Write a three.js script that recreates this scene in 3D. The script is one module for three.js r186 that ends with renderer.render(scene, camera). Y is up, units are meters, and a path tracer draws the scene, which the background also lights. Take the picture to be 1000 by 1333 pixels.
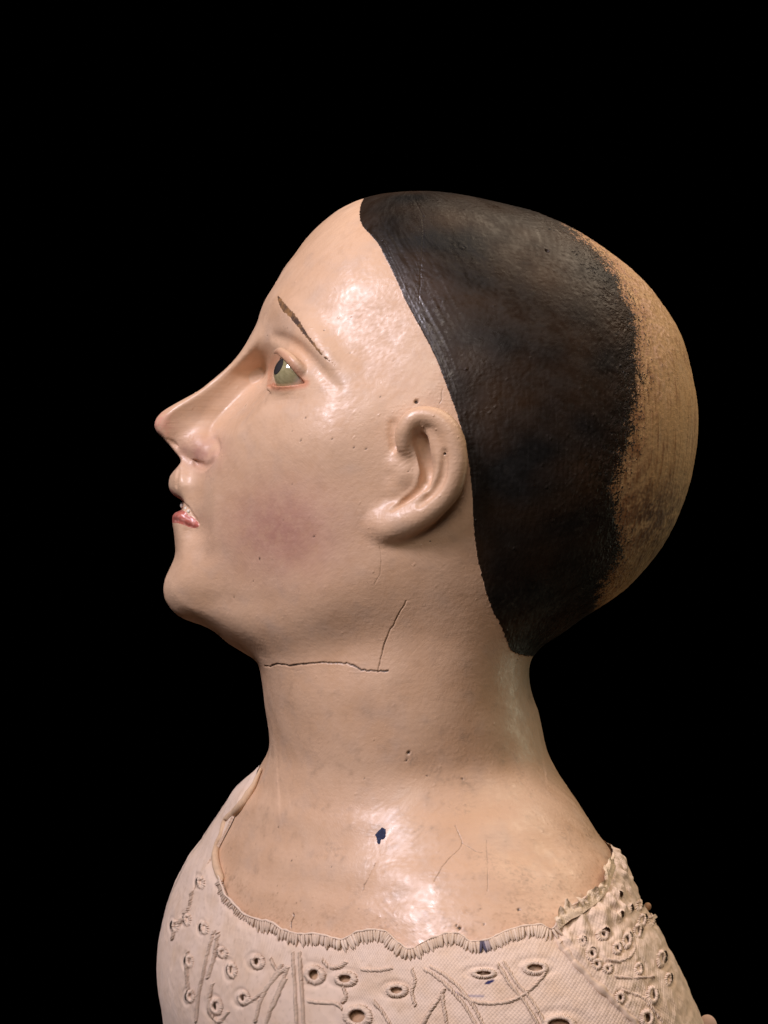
import * as THREE from 'three';
import { RectAreaLightUniformsLib } from 'three/addons/lights/RectAreaLightUniformsLib.js';
import { ImprovedNoise } from 'three/addons/math/ImprovedNoise.js';
import { mergeGeometries } from 'three/addons/utils/BufferGeometryUtils.js';

// ---------------------------------------------------------------- camera, light, exposure
// One modelling unit is a quarter of a millimetre; X right, Y up, Z towards the camera, the head's plane of symmetry at Z = 0.
const S = 0.00025, D = 2800, BASE = -800;
const scene = new THREE.Scene();
scene.background = new THREE.Color(0, 0, 0);
const camera = new THREE.PerspectiveCamera(2 * Math.atan(666.5 / D) * 180 / Math.PI, 0.75, 0.05, 20);
camera.position.set(0, -BASE * S, D * S);
camera.lookAt(0, -BASE * S, 0);
scene.add(camera);
const renderer = new THREE.WebGLRenderer({ antialias: true });
renderer.toneMapping = THREE.LinearToneMapping;
renderer.toneMappingExposure = 1.46;
renderer.shadowMap.enabled = true;
RectAreaLightUniformsLib.init();
function areaLight(name, color, power, w, h, pos, target) {
  const l = new THREE.RectAreaLight(color, power, w, h);
  l.name = name; l.position.set(...pos); l.lookAt(...target); scene.add(l);
  return l;
}
const MID = [0.0, 0.2, 0.0];
areaLight('key_lamp', 0xf9f1ff, 31.5, 0.36, 0.3, [-0.64, 1.02, 0.62], MID);        // overhead, in front of the face
areaLight('front_lamp', 0xfff0e6, 4.3, 0.6, 0.45, [-0.1, 0.92, 1.1], MID);       // overhead, above the camera
areaLight('back_lamp', 0xffe8cc, 2.8, 0.9, 0.9, [0.55, 1.2, -0.15], MID);        // broad, overhead to the right
areaLight('rim_lamp', 0xe8e8c8, 1.5, 0.4, 0.8, [1.15, 0.12, -0.55], MID);         // weak pale green light from low behind

// ---------------------------------------------------------------- small maths
const noise = new ImprovedNoise(), N = (x, y, z) => noise.noise(x + 91.3, y + 47.7, z + 13.1);
const fbm = (x, y, z, o = 3) => { let s = 0, a = 1, t = 0; for (let i = 0; i < o; i++) { s += a * N(x, y, z); t += a; a *= 0.5; x *= 2.03; y *= 2.03; z *= 2.03; } return s / t; };
let seed = 12345;
const rnd = () => { seed = (seed * 1664525 + 1013904223) >>> 0; return seed / 4294967296; };
const clamp = (x, a = 0, b = 1) => x < a ? a : x > b ? b : x;
const sstep = (a, b, x) => { const t = clamp((x - a) / (b - a)); return t * t * (3 - 2 * t); };
const lerp = (a, b, t) => a + (b - a) * t;
const gauss = (d, s) => Math.exp(-d * d / (2 * s * s));
const hash3 = (i, j, k) => { let h = (i * 374761393 + j * 668265263 + k * 2147483647 + 977) | 0; h = Math.imul(h ^ (h >>> 13), 1274126177); h ^= h >>> 16; h = Math.imul(h, 2246822519); return ((h ^ (h >>> 15)) >>> 0) / 4294967296; };
const px2 = ([x, y]) => [x - 500, 666.5 - y];
function spline(pts, per = 6, closed = false) {                 // Catmull-Rom through points of any dimension
  const n = pts.length, out = [], g = i => closed ? pts[(i + n) % n] : pts[clamp(i, 0, n - 1)];
  for (let i = 0; i < (closed ? n : n - 1); i++) for (let k = 0; k < per; k++) {
    const t = k / per, a = g(i - 1), b = g(i), c = g(i + 1), d = g(i + 2);
    out.push(b.map((_, q) => 0.5 * (2 * b[q] + (c[q] - a[q]) * t + (2 * a[q] - 5 * b[q] + 4 * c[q] - d[q]) * t * t + (3 * b[q] - a[q] - 3 * c[q] + d[q]) * t * t * t)));
  }
  if (!closed) out.push(pts[n - 1].slice());
  return out;
}
function segDist(x, y, P, closed) {                             // distance to a 2-D polyline, with side, arc parameter
  let best = 1e18, side = 1, at = 0;
  const n = P.length - (closed ? 0 : 1);
  for (let i = 0; i < n; i++) {
    const a = P[i], b = P[(i + 1) % P.length], ex = b[0] - a[0], ey = b[1] - a[1], wx = x - a[0], wy = y - a[1];
    const t = clamp((wx * ex + wy * ey) / (ex * ex + ey * ey + 1e-9)), qx = wx - ex * t, qy = wy - ey * t, d = qx * qx + qy * qy;
    if (d < best - 1e-9) { best = d; side = ex * wy - ey * wx; at = i + t; }
  }
  return [Math.sqrt(best), side, at];
}
function inside(x, y, P) {
  let r = false;
  for (let i = 0, j = P.length - 1; i < P.length; j = i++) if ((P[i][1] > y) !== (P[j][1] > y) && x < (P[j][0] - P[i][0]) * (y - P[i][1]) / (P[j][1] - P[i][1]) + P[i][0]) r = !r;
  return r;
}

// ---------------------------------------------------------------- head and neck: the profile, inflated
const profile = spline([
  [475, 259.5], [455, 267], [436, 278], [414, 296], [396, 315], [383, 333], [370, 350], [358, 371], [346, 391], [339, 408], [335, 421], [329, 433], [322, 446], [313, 460], [300, 475], [287, 487],
  [271, 500], [260, 508], [245, 517], [230, 525], [215, 534], [206, 542], [201.8, 550], [201.8, 556], [205, 563], [213, 571], [220, 579], [227, 587], [234, 595], [236.5, 601], [233, 607], [226, 615],
  [222, 621], [220.3, 630], [221.8, 638], [226, 644], [232, 648.5], [237.5, 652], [239.5, 657], [238.5, 662], [234, 665], [229, 667], [225.4, 671], [224.3, 677], [225, 685], [226.5, 694], [228.2, 708],
  [228.8, 718], [226.5, 728], [222, 739], [217, 750], [213.8, 761], [213.2, 771], [215.5, 781], [221, 790], [228, 798], [237, 804], [251, 809.6], [267, 815], [281.6, 823], [296, 836], [312, 846],
  [326, 854], [335, 861], [339, 871], [342.4, 889], [347, 916], [352, 940], [357, 970], [362, 1010], [367, 1060], [372, 1150], [372, 1290], [540, 1300], [690, 1290], [700, 1150], [706, 1060], [708, 1000],
  [703, 955], [697, 926], [691, 900], [688, 880], [688.5, 866], [693, 853], [706, 839], [728, 825], [742, 815], [760, 802], [777, 792], [800, 777], [819, 761], [841, 738], [860, 713], [877, 682], [890, 650], [898, 622],
  [904, 590], [907, 560], [906.5, 530], [902, 500], [895, 468], [888, 444], [876, 420], [860, 396], [840, 371], [820, 351], [800, 335], [780, 320.5], [760, 307.5], [740, 296.5], [720, 288], [694, 277.5],
  [664, 269.5], [625, 261], [595, 255], [565, 251.3], [535, 250.8], [505, 253.3],
].map(px2), 5, true);
const H = 1.5, GX0 = -330, GY0 = -670, GW = 520, GH = 750;
const G = new Float32Array(GW * GH), DI = new Float32Array(GW * GH);
{
  const x1 = GX0 + GW * H;
  const rho = (X, Y) => {
    const px = X + 500, py = 666.5 - Y;
    let r = 0.47 - 0.1 * gauss(px - 380, 90) * gauss(py - 560, 130);
    r = lerp(r, 0.8, sstep(800, 960, py));
    r = lerp(r, 1.0, sstep(300, 262, px) * sstep(480, 520, py) * sstep(640, 600, py));
    return r;
  };
  const cells = [];
  // signed distance (positive inside)
  for (let j = 0; j < GH; j++) {
    const Y = GY0 + j * H;
    const xs = [];
    for (let a = profile.length - 1, b = 0; b < profile.length; a = b++) { const p = profile[a], q = profile[b]; if ((p[1] > Y) !== (q[1] > Y)) xs.push(p[0] + (Y - p[1]) / (q[1] - p[1]) * (q[0] - p[0])); }
    xs.sort((a, b) => a - b);
    for (let i = 0; i < GW; i++) { const X = GX0 + i * H; let c = 0; for (const x of xs) if (x < X) c++; DI[j * GW + i] = c & 1 ? 1e3 : -1e3; }
  }
  for (let k = 0; k < profile.length; k++) {                    // near the outline exactly
    const a = profile[k], b = profile[(k + 1) % profile.length], m = 92;
    const i0 = Math.max(0, Math.floor((Math.min(a[0], b[0]) - m - GX0) / H)), i1 = Math.min(GW - 1, Math.ceil((Math.max(a[0], b[0]) + m - GX0) / H));
    const j0 = Math.max(0, Math.floor((Math.min(a[1], b[1]) - m - GY0) / H)), j1 = Math.min(GH - 1, Math.ceil((Math.max(a[1], b[1]) + m - GY0) / H));
    const ex = b[0] - a[0], ey = b[1] - a[1], L = ex * ex + ey * ey + 1e-9;
    for (let j = j0; j <= j1; j++) for (let i = i0; i <= i1; i++) {
      const wx = GX0 + i * H - a[0], wy = GY0 + j * H - a[1], t = clamp((wx * ex + wy * ey) / L), d = Math.hypot(wx - ex * t, wy - ey * t), o = j * GW + i;
      if (d < Math.abs(DI[o])) DI[o] = DI[o] > 0 ? d : -d;
    }
  }
  const src = new Float32Array(GW * GH);
  for (let j = 1; j < GH - 1; j++) for (let i = 1; i < GW - 1; i++) { const o = j * GW + i; if (DI[o] > 0) { cells.push(o); src[o] = 4 * H * H * rho(GX0 + i * H, GY0 + j * H); G[o] = 6000; } }
  const om = 1.982;
  for (let it = 0; it < 700; it++) for (let c = 0; c < cells.length; c++) { const o = cells[c]; G[o] += om * (0.25 * (G[o - 1] + G[o + 1] + G[o - GW] + G[o + GW] + src[o]) - G[o]); }
  // exact zero line: G = distance x slope, the slope carried on across the outline
  const K = new Float32Array(GW * GH), got = new Uint8Array(GW * GH), band = []; let ring_ = [];
  for (let o = 0; o < GW * GH; o++) if (DI[o] >= 5) { K[o] = G[o] / DI[o]; got[o] = 1; }
  for (let o = GW; o < GW * (GH - 1); o++) if (!got[o] && (got[o - 1] || got[o + 1] || got[o - GW] || got[o + GW])) ring_.push(o);
  while (ring_.length) {
    const next = [];
    for (const o of ring_) { let q = 0, w = 0; for (const e of [o - 1, o + 1, o - GW, o + GW]) if (got[e] === 1) { q += K[e]; w++; } K[o] = q / Math.max(w, 1); }
    for (const o of ring_) { got[o] = 1; band.push(o); }
    for (const o of ring_) for (const e of [o - 1, o + 1, o - GW, o + GW]) if (!got[e] && e > GW && e < GW * (GH - 1)) { got[e] = 2; next.push(e); }
    for (const o of next) got[o] = 0;
    ring_ = [...new Set(next)];
  }
  for (let i = 0; i < GW; i++) { K[i] = K[GW + i]; K[GW * (GH - 1) + i] = K[GW * (GH - 2) + i]; }
  for (let it = 0; it < 40; it++) for (const o of band) K[o] = (2 * K[o] + K[o - 1] + K[o + 1] + K[o - GW] + K[o + GW]) / 6;
  for (let o = 0; o < GW * GH; o++) if (DI[o] < 5) G[o] = Math.max(DI[o], -90) * K[o];
}
let gv = 0, gx = 0, gy = 0;
const wx = new Float64Array(4), wd = new Float64Array(4), wy = new Float64Array(4), we = new Float64Array(4);
function bs(t, w, d) { const u = 1 - t; w[0] = u * u * u / 6; w[1] = (3 * t * t * t - 6 * t * t + 4) / 6; w[2] = (3 * u * u * u - 6 * u * u + 4) / 6; w[3] = t * t * t / 6; d[0] = -u * u / 2; d[1] = (3 * t * t - 4 * t) / 2; d[2] = -(3 * u * u - 4 * u) / 2; d[3] = t * t / 2; }
function sampleG(X, Y, A = G) {                                  // cubic B-spline: value and gradient
  const fx = clamp((X - GX0) / H, 1.001, GW - 3), fy = clamp((Y - GY0) / H, 1.001, GH - 3), i = Math.floor(fx), j = Math.floor(fy);
  bs(fx - i, wx, wd); bs(fy - j, wy, we);
  gv = gx = gy = 0;
  for (let b = 0; b < 4; b++) {
    const o = (j + b - 1) * GW + i - 1, r = A[o] * wx[0] + A[o + 1] * wx[1] + A[o + 2] * wx[2] + A[o + 3] * wx[3];
    gv += r * wy[b]; gy += r * we[b]; gx += (A[o] * wd[0] + A[o + 1] * wd[1] + A[o + 2] * wd[2] + A[o + 3] * wd[3]) * wy[b];
  }
  gx /= H; gy /= H;
}
const widthAt = (X, Y) => { sampleG(X, Y); return gv > 0 ? Math.sqrt(gv) : 0; };
function sag([x, y]) {                                           // picture point on the head -> (X, Y) in the head's own plane
  let X = x - 500, Y = 666.5 - y;
  for (let i = 0; i < 6; i++) { const k = 1 - widthAt(X, Y) / D; X = (x - 500) * k; Y = (666.5 - y) * k; }
  return [X, Y];
}

// broad sculpting of the face: bumps and hollows in the half width
{
  for (let j = 0; j < GH; j++) for (let i = 0; i < GW; i++) {      // the face narrows towards the mouth
    const px = 500 + GX0 + i * H, py = 666.5 - GY0 - j * H, f = 1 - 0.27 * sstep(440, 250, px) * sstep(840, 770, py) * sstep(370, 450, py);
    if (f < 1) G[j * GW + i] *= f * f;
  }
  // the nose: a narrow ridge, then nearly flat sides
  const ridge = spline([[329, 433], [313, 460], [287, 487], [260, 508], [230, 525], [200, 542], [150, 571]].map(px2), 5);
  const fold = spline([[356, 430], [358, 470], [352, 500], [322, 532], [296, 560], [286, 584], [272, 606], [265, 640], [263, 685], [258, 735]].map(px2), 5);   // where the nose and lips meet the cheek
  for (let j = 0; j < GH; j++) for (let i = 0; i < GW; i++) {
    const o = j * GW + i, X = GX0 + i * H, Y = GY0 + j * H, px = 500 + X, py = 666.5 - Y; if (px > 380 || py < 435 || py > 735 || DI[o] <= 0) continue;
    const [fd, side] = segDist(X, Y, fold), m = sstep(25, -20, side > 0 ? fd : -fd) * sstep(440, 490, py) * sstep(730, 690, py); if (m <= 0) continue;
    const w = Math.sqrt(Math.max(G[o], 0)), cap = lerp(25 - 0.27 * Math.max(segDist(X, Y, ridge)[0] - 9, 0) + 9 * sstep(40, 0, fd), 45, sstep(575, 635, py)), k = 9, h = Math.max(k - Math.abs(w - cap), 0) / k, c = Math.min(w, cap) - h * h * k / 4;
    const v = lerp(w, Math.max(c, 0), m); G[o] = v * v;
  }
  const dab = [];   // [x, y, rx, ry, turn, height]
  const add = (x, y, rx, ry, turn, h) => dab.push([...sag([x, y]), rx, ry, Math.cos(turn), Math.sin(turn), h]);
  add(343, 453, 17, 34, -0.4, -15); add(354, 396, 18, 13, -0.4, 6); add(352, 572, 34, 42, 0, 7);      // hollow beside the bridge
  add(346, 488, 12, 20, -0.1, -9);       // inner corner of the eye
  add(400, 438, 46, 15, -0.85, 13);        // brow
  
    add(368, 523, 20, 7, 0.1, -4);
  add(262, 668, 9, 16, 0.2, 3);
    add(425, 560, 48, 34, 0.3, 8);          // cheekbone
  
  add(360, 690, 70, 60, 0, 5);            // cheek
  add(265, 577, 17, 14, -0.5, 16);        // wing of the nose
    add(263, 686, 10, 12, 0, -5);           // corner of the mouth
  add(250, 720, 26, 10, 0, -5);           // under the lower lip
  add(242, 772, 30, 26, 0, 7);            // chin
  add(300, 790, 60, 30, -0.35, 4);        // jaw
  add(420, 775, 90, 30, 0.28, 7);
  add(395, 850, 90, 26, 0.12, -10);       // under the jaw
  add(520, 830, 60, 60, 0.2, -5);
  add(480, 440, 50, 46, 0, -6);           // temple
  add(430, 350, 60, 60, 0, 5);            // forehead
  const out = new Float32Array(GW * GH);
  for (const [cx, cy, rx, ry, c, s, h] of dab) {
    const R = 3 * Math.max(rx, ry), i0 = Math.max(0, Math.floor((cx - R - GX0) / H)), i1 = Math.min(GW - 1, Math.ceil((cx + R - GX0) / H)), j0 = Math.max(0, Math.floor((cy - R - GY0) / H)), j1 = Math.min(GH - 1, Math.ceil((cy + R - GY0) / H));
    for (let j = j0; j <= j1; j++) for (let i = i0; i <= i1; i++) {
      const dx = GX0 + i * H - cx, dy = GY0 + j * H - cy, u = (dx * c + dy * s) / rx, v = (-dx * s + dy * c) / ry;
      out[j * GW + i] += h * Math.exp(-(u * u + v * v) / 2);
    }
  }
  for (let o = 0; o < GW * GH; o++) if (DI[o] > 0 && out[o]) {
    const w = Math.sqrt(Math.max(G[o], 0)), d = Math.max(out[o] * sstep(1, 22, DI[o]), -0.55 * w);
    G[o] = Math.max((w + d) * (w + d), DI[o] * 6);
  }
}

// ---------------------------------------------------------------- bust: turned ellipses up the shoulders
const YAW = 0.6, CY = Math.cos(YAW), SY = Math.sin(YAW);
const ratio = Y => lerp(1.12, 1.62, sstep(-270, -520, Y));
const left = [[352, 930], [350, 955], [345, 972], [334, 990], [319, 1016], [303, 1034], [292, 1052], [277, 1076], [264, 1098], [250, 1116], [239, 1137], [228, 1161], [220, 1188], [214, 1214], [211, 1245], [212, 1275], [217, 1305], [222, 1345], [230, 1400]];
const right = [[694, 915], [702, 946], [710, 974], [727, 1000], [744, 1026], [766, 1060], [780, 1083], [794, 1104], [808, 1133], [820, 1158], [834, 1184], [850, 1210], [867, 1242], [881, 1270], [894, 1302], [908, 1335], [930, 1400]];
function edgeTable(pts, sgn) {
  const raw = pts.map(([x, y]) => {
    let X = x - 500, Y = 666.5 - y;
    for (let i = 0; i < 3; i++) { const r = ratio(Y), h = 130 + 220 * sstep(-270, -600, Y), a2 = h * h / (CY * CY + r * r * SY * SY), z = sgn * a2 * (r * r - 1) * SY * CY / h, k = 1 - z / D; X = (x - 500) * k; Y = (666.5 - y) * k; }
    return [Y, X];
  });
  const P = spline(raw, 8), T = new Float32Array(620);
  for (let i = 0; i < 620; i++) { const Y = -820 + i; let k = P.findIndex(p => p[0] < Y); if (k < 0) k = P.length - 1; if (k === 0) { T[i] = P[0][1]; continue; } const a = P[k - 1], b = P[k]; T[i] = lerp(a[1], b[1], clamp((Y - a[0]) / (b[0] - a[0]))); }
  for (let r = 0; r < 4; r++) for (let i = 1; i < 619; i++) T[i] = (T[i - 1] + 2 * T[i] + T[i + 1]) / 4;
  return T;
}
const TL = edgeTable(left, -1), TR = edgeTable(right, 1);
const tab = (T, Y) => { const f = clamp(Y + 820, 0, 618.99), i = Math.floor(f); return lerp(T[i], T[i + 1], f - i); };
function bust(X, Y, Z) {
  const inn = 3 * sstep(-440, -400, Y) + 20 * sstep(-368, -285, Y), L = tab(TL, Y) + inn, R = tab(TR, Y) - inn, h = (R - L) / 2, r = ratio(Y), a = h / Math.sqrt(CY * CY + r * r * SY * SY), b = a * r;
  const x = X - (L + R) / 2, p = -x * CY + Z * SY, q = x * SY + Z * CY, u = p / a, v = q / b, e = Math.sqrt(u * u + v * v) + 1e-6;
  let d = e * (e - 1) / Math.hypot(u / a, v / b) * 0.84;
  if (e < 0.3) d = -80;
  const top = (Y + 300) * 0.5;                                   // rounded off inside the neck
  return Math.max(d, top, -795 - Y);
}

// ---------------------------------------------------------------- strokes: ridges and grooves laid on the head
const strokes = [];
function headBase(X, Y, Z) { sampleG(X, Y); const g2 = gx * gx + gy * gy, z2 = Z * Z; return (z2 - gv) / Math.sqrt(4 * Math.max(z2, gv, 0) + g2 + 60); }
function capsules(X, Y, Z, P) {
  let best = 1e9;
  for (let i = 0; i + 1 < P.length; i++) {
    const a = P[i], b = P[i + 1], ex = b[0] - a[0], ey = b[1] - a[1], ez = b[2] - a[2], wx = X - a[0], wy = Y - a[1], wz = Z - a[2];
    const t = clamp((wx * ex + wy * ey + wz * ez) / (ex * ex + ey * ey + ez * ez + 1e-9)), d = Math.hypot(wx - ex * t, wy - ey * t, wz - ez * t) - (a[3] + (b[3] - a[3]) * t);
    if (d < best) best = d;
  }
  return best;
}
const smin = (a, b, k) => { const h = Math.max(k - Math.abs(a - b), 0) / k; return Math.min(a, b) - h * h * k / 4; };
const smax = (a, b, k) => -smin(-a, -b, k);
function stroke(kind, k, pts, zs) {                              // pts: [px, py, height over the surface, radius]
  const P = spline(pts.map(([x, y, o, r]) => { const [X, Y] = sag([x, y]); return [X, Y, zs ? zs(X, Y) + o : widthAt(X, Y) + o, r]; }), 4);
  const m = 6 + k, box = [0, 1, 2].flatMap(a => [Math.min(...P.map(p => p[a] - p[3])) - m, Math.max(...P.map(p => p[a] + p[3])) + m]);
  strokes.push({ kind, k, P, box });
}
// ear
const EARZ = widthAt(...sag([560, 615]));
const earZ = (X, Y) => EARZ + (X - 60) * 0.12;                   // the ear stands off a little towards the back
stroke(1, 10, [[552, 560, -2, 20], [560, 590, -4, 22], [562, 620, -5, 22], [550, 648, -8, 18], [520, 672, -10, 14]], earZ);        // the plate of the ear
stroke(1, 10, [[534, 594, 0, 8], [527, 580, 7, 11], [527, 564, 12, 12], [534, 550, 14, 12], [548, 543, 15, 12], [566, 546, 16, 13], [581, 558, 17, 14], [589, 578, 17, 15], [592, 602, 17, 15], [589, 624, 16, 15], [580, 642, 14, 15], [562, 661, 12, 15], [542, 674, 8, 16.5], [522, 683, 3, 18.5], [505, 688, -2, 18], [491, 686, -7, 15]], earZ);
stroke(1, 14, [[545, 662, 3, 13], [522, 672, -2, 16], [502, 676, -8, 15]], earZ);
stroke(1, 8, [[570, 566, 10, 12], [574, 590, 11, 14], [573, 612, 10, 14], [564, 634, 8, 13], [548, 650, 6, 11], [530, 662, 3, 9]], earZ);   // inner fold
stroke(1, 14, [[522, 608, -5, 12], [527, 618, -3, 13], [522, 634, -6, 12]], earZ);                                                        // flap in front of the hollow
stroke(-1, 5, [[545, 566, 21, 6], [549, 576, 13, 9], [553, 590, 10, 9.5], [556, 604, 8, 9.5], [557, 617, 8, 9], [552, 631, 12, 7.5], [542, 643, 11, 5.5], [527, 654, 10, 4], [510, 663, 14, 1]], earZ);
stroke(-1, 5, [[549, 578, 27, 8], [553, 592, 26, 8.5], [557, 610, 24, 8.5], [553, 630, 21, 7]], earZ);
stroke(-1, 8, [[578, 590, 28, 0.5], [578, 606, 26.5, 2.6], [576, 620, 25.5, 3.8], [569, 635, 23.5, 4], [558, 648, 21, 3], [546, 657, 24, 1]], earZ);             // groove inside the rim
stroke(-1, 8, [[512, 552, 3, 3], [512, 566, 3, 3.6], [514, 580, 2, 3.4]]);
// eye: lids round the ball
const EYE = [...sag([384, 487]), 0, 27.5]; EYE[2] = widthAt(EYE[0], EYE[1]) - 23;
const onEye = (X, Y) => EYE[2] + Math.sqrt(Math.max(EYE[3] * EYE[3] - (X - EYE[0]) ** 2 - (Y - EYE[1]) ** 2, 0));
const opening = spline([[351, 486], [356, 472], [362, 464.5], [369, 466], [376, 472], [383, 481], [390, 490], [397, 498], [390, 500], [379, 501.5], [367, 503], [357, 503], [351, 498]].map(sag), 3, true);
strokes.push({ eye: true, P: [], box: [EYE[0] - 60, EYE[0] + 60, EYE[1] - 60, EYE[1] + 60, EYE[2] - 60, EYE[2] + 60] });
stroke(1, 3, [[360, 462, -9, 2], [367, 459, 1, 5.6], [377, 465, 3.5, 7.8], [386, 474, 3.8, 8.4], [396, 485, 2.4, 7.8], [407, 494, -1, 6], [415, 500, -3, 5], [421, 504, -5, 3]], (X, Y) => onEye(X, Y));
stroke(1, 3, [[352, 507, -6, 3.5], [362, 509.5, 3, 5.8], [374, 509.5, 3.5, 5.4], [388, 505.5, 2, 4.6], [400, 503, 0, 3.8]], (X, Y) => onEye(X, Y));
stroke(-1, 14, [[354, 438, 4, 1], [362, 440, 2, 2.5], [376, 446, 1.5, 3.6], [392, 458, 1.5, 4], [408, 473, 1.8, 3.4], [422, 488, 3, 2], [436, 503, 6, 1]]);
// nose and mouth
stroke(-1, 4, [[219, 573, 1.5, 1.2], [228, 578, 1, 2.8], [238, 584, 0, 4], [247, 592, -1, 4.4], [255, 599, -1, 4], [263, 605, -0.5, 3]]);
stroke(1, 16, [[244, 580, -7, 7], [258, 583, -7, 11], [269, 587, -9, 11]]);
stroke(-1, 7, [[278, 570, 5, 1], [283, 578, 3, 2.2], [283, 589, 2, 3.2], [276, 600, 1, 3.8], [266, 607, 0, 3.6], [256, 604, -1, 3]]);
stroke(-1, 2, [[233, 650, 4, 3], [240, 657, 2, 4], [246, 665, 1, 3.8], [252, 673, 1, 3.2], [259, 682, 1, 1.8]]);
stroke(1, 3, [[229, 673, -3, 4], [236, 672, -2, 5], [244, 677, -2, 4.5], [252, 681, -2, 3.5], [258, 684, -2, 2]]);
stroke(-1, 6, [[232, 612, 2, 1.5], [230, 622, 2, 2], [229, 632, 2, 1.5]]);

function lids(X, Y, z, d) {                                       // the lids cover the ball but for an almond cut in them
  const e = Math.hypot(X - EYE[0], Y - EYE[1], z - EYE[2]) - EYE[3];
  d = smin(d, e - 4.6, 9);
  const [o] = segDist(X, Y, opening, true), c = Math.max(inside(X, Y, opening) ? -o : o, EYE[2] - 12 - z, -(e + 9));
  return smax(d, -c, 2);
}
function body(X, Y, Z) {
  const z = Math.abs(Z);
  let d = headBase(X, Y, Z);
  for (const s of strokes) { const b = s.box; if (X > b[0] && X < b[1] && Y > b[2] && Y < b[3] && z > b[4] && z < b[5]) { if (s.eye) { d = lids(X, Y, z, d); continue; } const c = capsules(X, Y, z, s.P); d = s.kind > 0 ? smin(d, c, s.k) : smax(d, -c, s.k); } }
  if (Y < -200) { const k = 40; d = smin(d + 14 * sstep(-320, -470, Y), bust(X, Y, Z), k); }
  return d;
}
function hit(x, y, lift = 0) {                                   // the point of the body (or a skin over it) seen at a picture point
  const dx = (x - 500) / D, dy = (666.5 - y) / D, at = z => [dx * (D - z), dy * (D - z), z];
  let z = 560, prev = z;
  for (let i = 0; i < 400 && z > -560; i++) { const d = body(...at(z)) - lift; if (d < 0.02) break; prev = z; z -= Math.max(d * 0.5, 0.4); }
  let lo = prev, hi = z; for (let i = 0; i < 24; i++) { const m = (lo + hi) / 2; if (body(...at(m)) - lift < 0) hi = m; else lo = m; }
  return at(hi);
}
function grad(X, Y, Z, e = 0.6) {
  const g = [body(X + e, Y, Z) - body(X - e, Y, Z), body(X, Y + e, Z) - body(X, Y - e, Z), body(X, Y, Z + e) - body(X, Y, Z - e)], l = Math.hypot(...g) || 1;
  return [g[0] / l, g[1] / l, g[2] / l, l / (2 * e)];
}
const T0 = Date.now(), log = m => console.log(m, ((Date.now() - T0) / 1000).toFixed(1) + ' s');

// ---------------------------------------------------------------- surface of the body: nets on a 3-unit grid, refined and drawn onto the field
const C = 3.5, BX = -330, BY = -803, BZ = -471, NX = 224, NY = 353, NZ = 271;
let pos = [], tri = [];
{
  const F = new Float32Array(NX * NY * NZ), id = (i, j, k) => (k * NY + j) * NX + i;
  for (let k = 0; k < NZ; k += 4) for (let j = 0; j < NY; j += 4) for (let i = 0; i < NX; i += 4) {
    const c = body(BX + (i + 1.5) * C, BY + (j + 1.5) * C, BZ + (k + 1.5) * C), far = Math.abs(c) > 30;
    for (let kk = k; kk < Math.min(k + 4, NZ); kk++) for (let jj = j; jj < Math.min(j + 4, NY); jj++) for (let ii = i; ii < Math.min(i + 4, NX); ii++) F[id(ii, jj, kk)] = far ? c : body(BX + ii * C, BY + jj * C, BZ + kk * C);
  }
  const V = new Int32Array(NX * NY * NZ).fill(-1);
  for (let k = 0; k < NZ - 1; k++) for (let j = 0; j < NY - 1; j++) for (let i = 0; i < NX - 1; i++) {
    let mask = 0; for (let c = 0; c < 8; c++) if (F[id(i + (c & 1), j + (c >> 1 & 1), k + (c >> 2))] < 0) mask |= 1 << c;
    if (mask === 0 || mask === 255) continue;
    let sx = 0, sy = 0, sz = 0, n = 0;
    for (let c = 0; c < 8; c++) for (const b of [1, 2, 4]) if (!(c & b)) {
      const e = c | b; if (((mask >> c) & 1) === ((mask >> e) & 1)) continue;
      const f0 = F[id(i + (c & 1), j + (c >> 1 & 1), k + (c >> 2))], f1 = F[id(i + (e & 1), j + (e >> 1 & 1), k + (e >> 2))], t = f0 / (f0 - f1);
      sx += (c & 1) + (b === 1 ? t : 0); sy += (c >> 1 & 1) + (b === 2 ? t : 0); sz += (c >> 2) + (b === 4 ? t : 0); n++;
    }
    V[id(i, j, k)] = pos.length / 3; pos.push(BX + (i + sx / n) * C, BY + (j + sy / n) * C, BZ + (k + sz / n) * C);
  }
  const st = [1, NX, NX * NY];
  for (let k = 1; k < NZ - 1; k++) for (let j = 1; j < NY - 1; j++) for (let i = 1; i < NX - 1; i++) {
    const o = id(i, j, k), s0 = F[o] < 0;
    for (let a = 0; a < 3; a++) {
      if (s0 === (F[o + st[a]] < 0)) continue;
      const u = st[(a + 1) % 3], v = st[(a + 2) % 3], q = [V[o - u - v], V[o - v], V[o], V[o - u]];
      if (q.some(x => x < 0)) continue;
      if (s0) tri.push(q[0], q[1], q[2], q[0], q[2], q[3]); else tri.push(q[0], q[2], q[1], q[0], q[3], q[2]);
    }
  }
}
log('nets ' + pos.length / 3);
function settle(from, times) {
  for (let v = from; v < pos.length / 3; v++) for (let t = 0; t < times; t++) {
    const o = v * 3, x = pos[o], y = pos[o + 1], z = pos[o + 2], d = body(x, y, z), a = body(x + 0.5, y, z) - d, b = body(x, y + 0.5, z) - d, c = body(x, y, z + 0.5) - d, l = Math.hypot(a, b, c) || 1, s = clamp(d / Math.max(l * 2, 0.5), -2, 2) / l;
    pos[o] -= a * s; pos[o + 1] -= b * s; pos[o + 2] -= c * s;
  }
}
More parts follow.
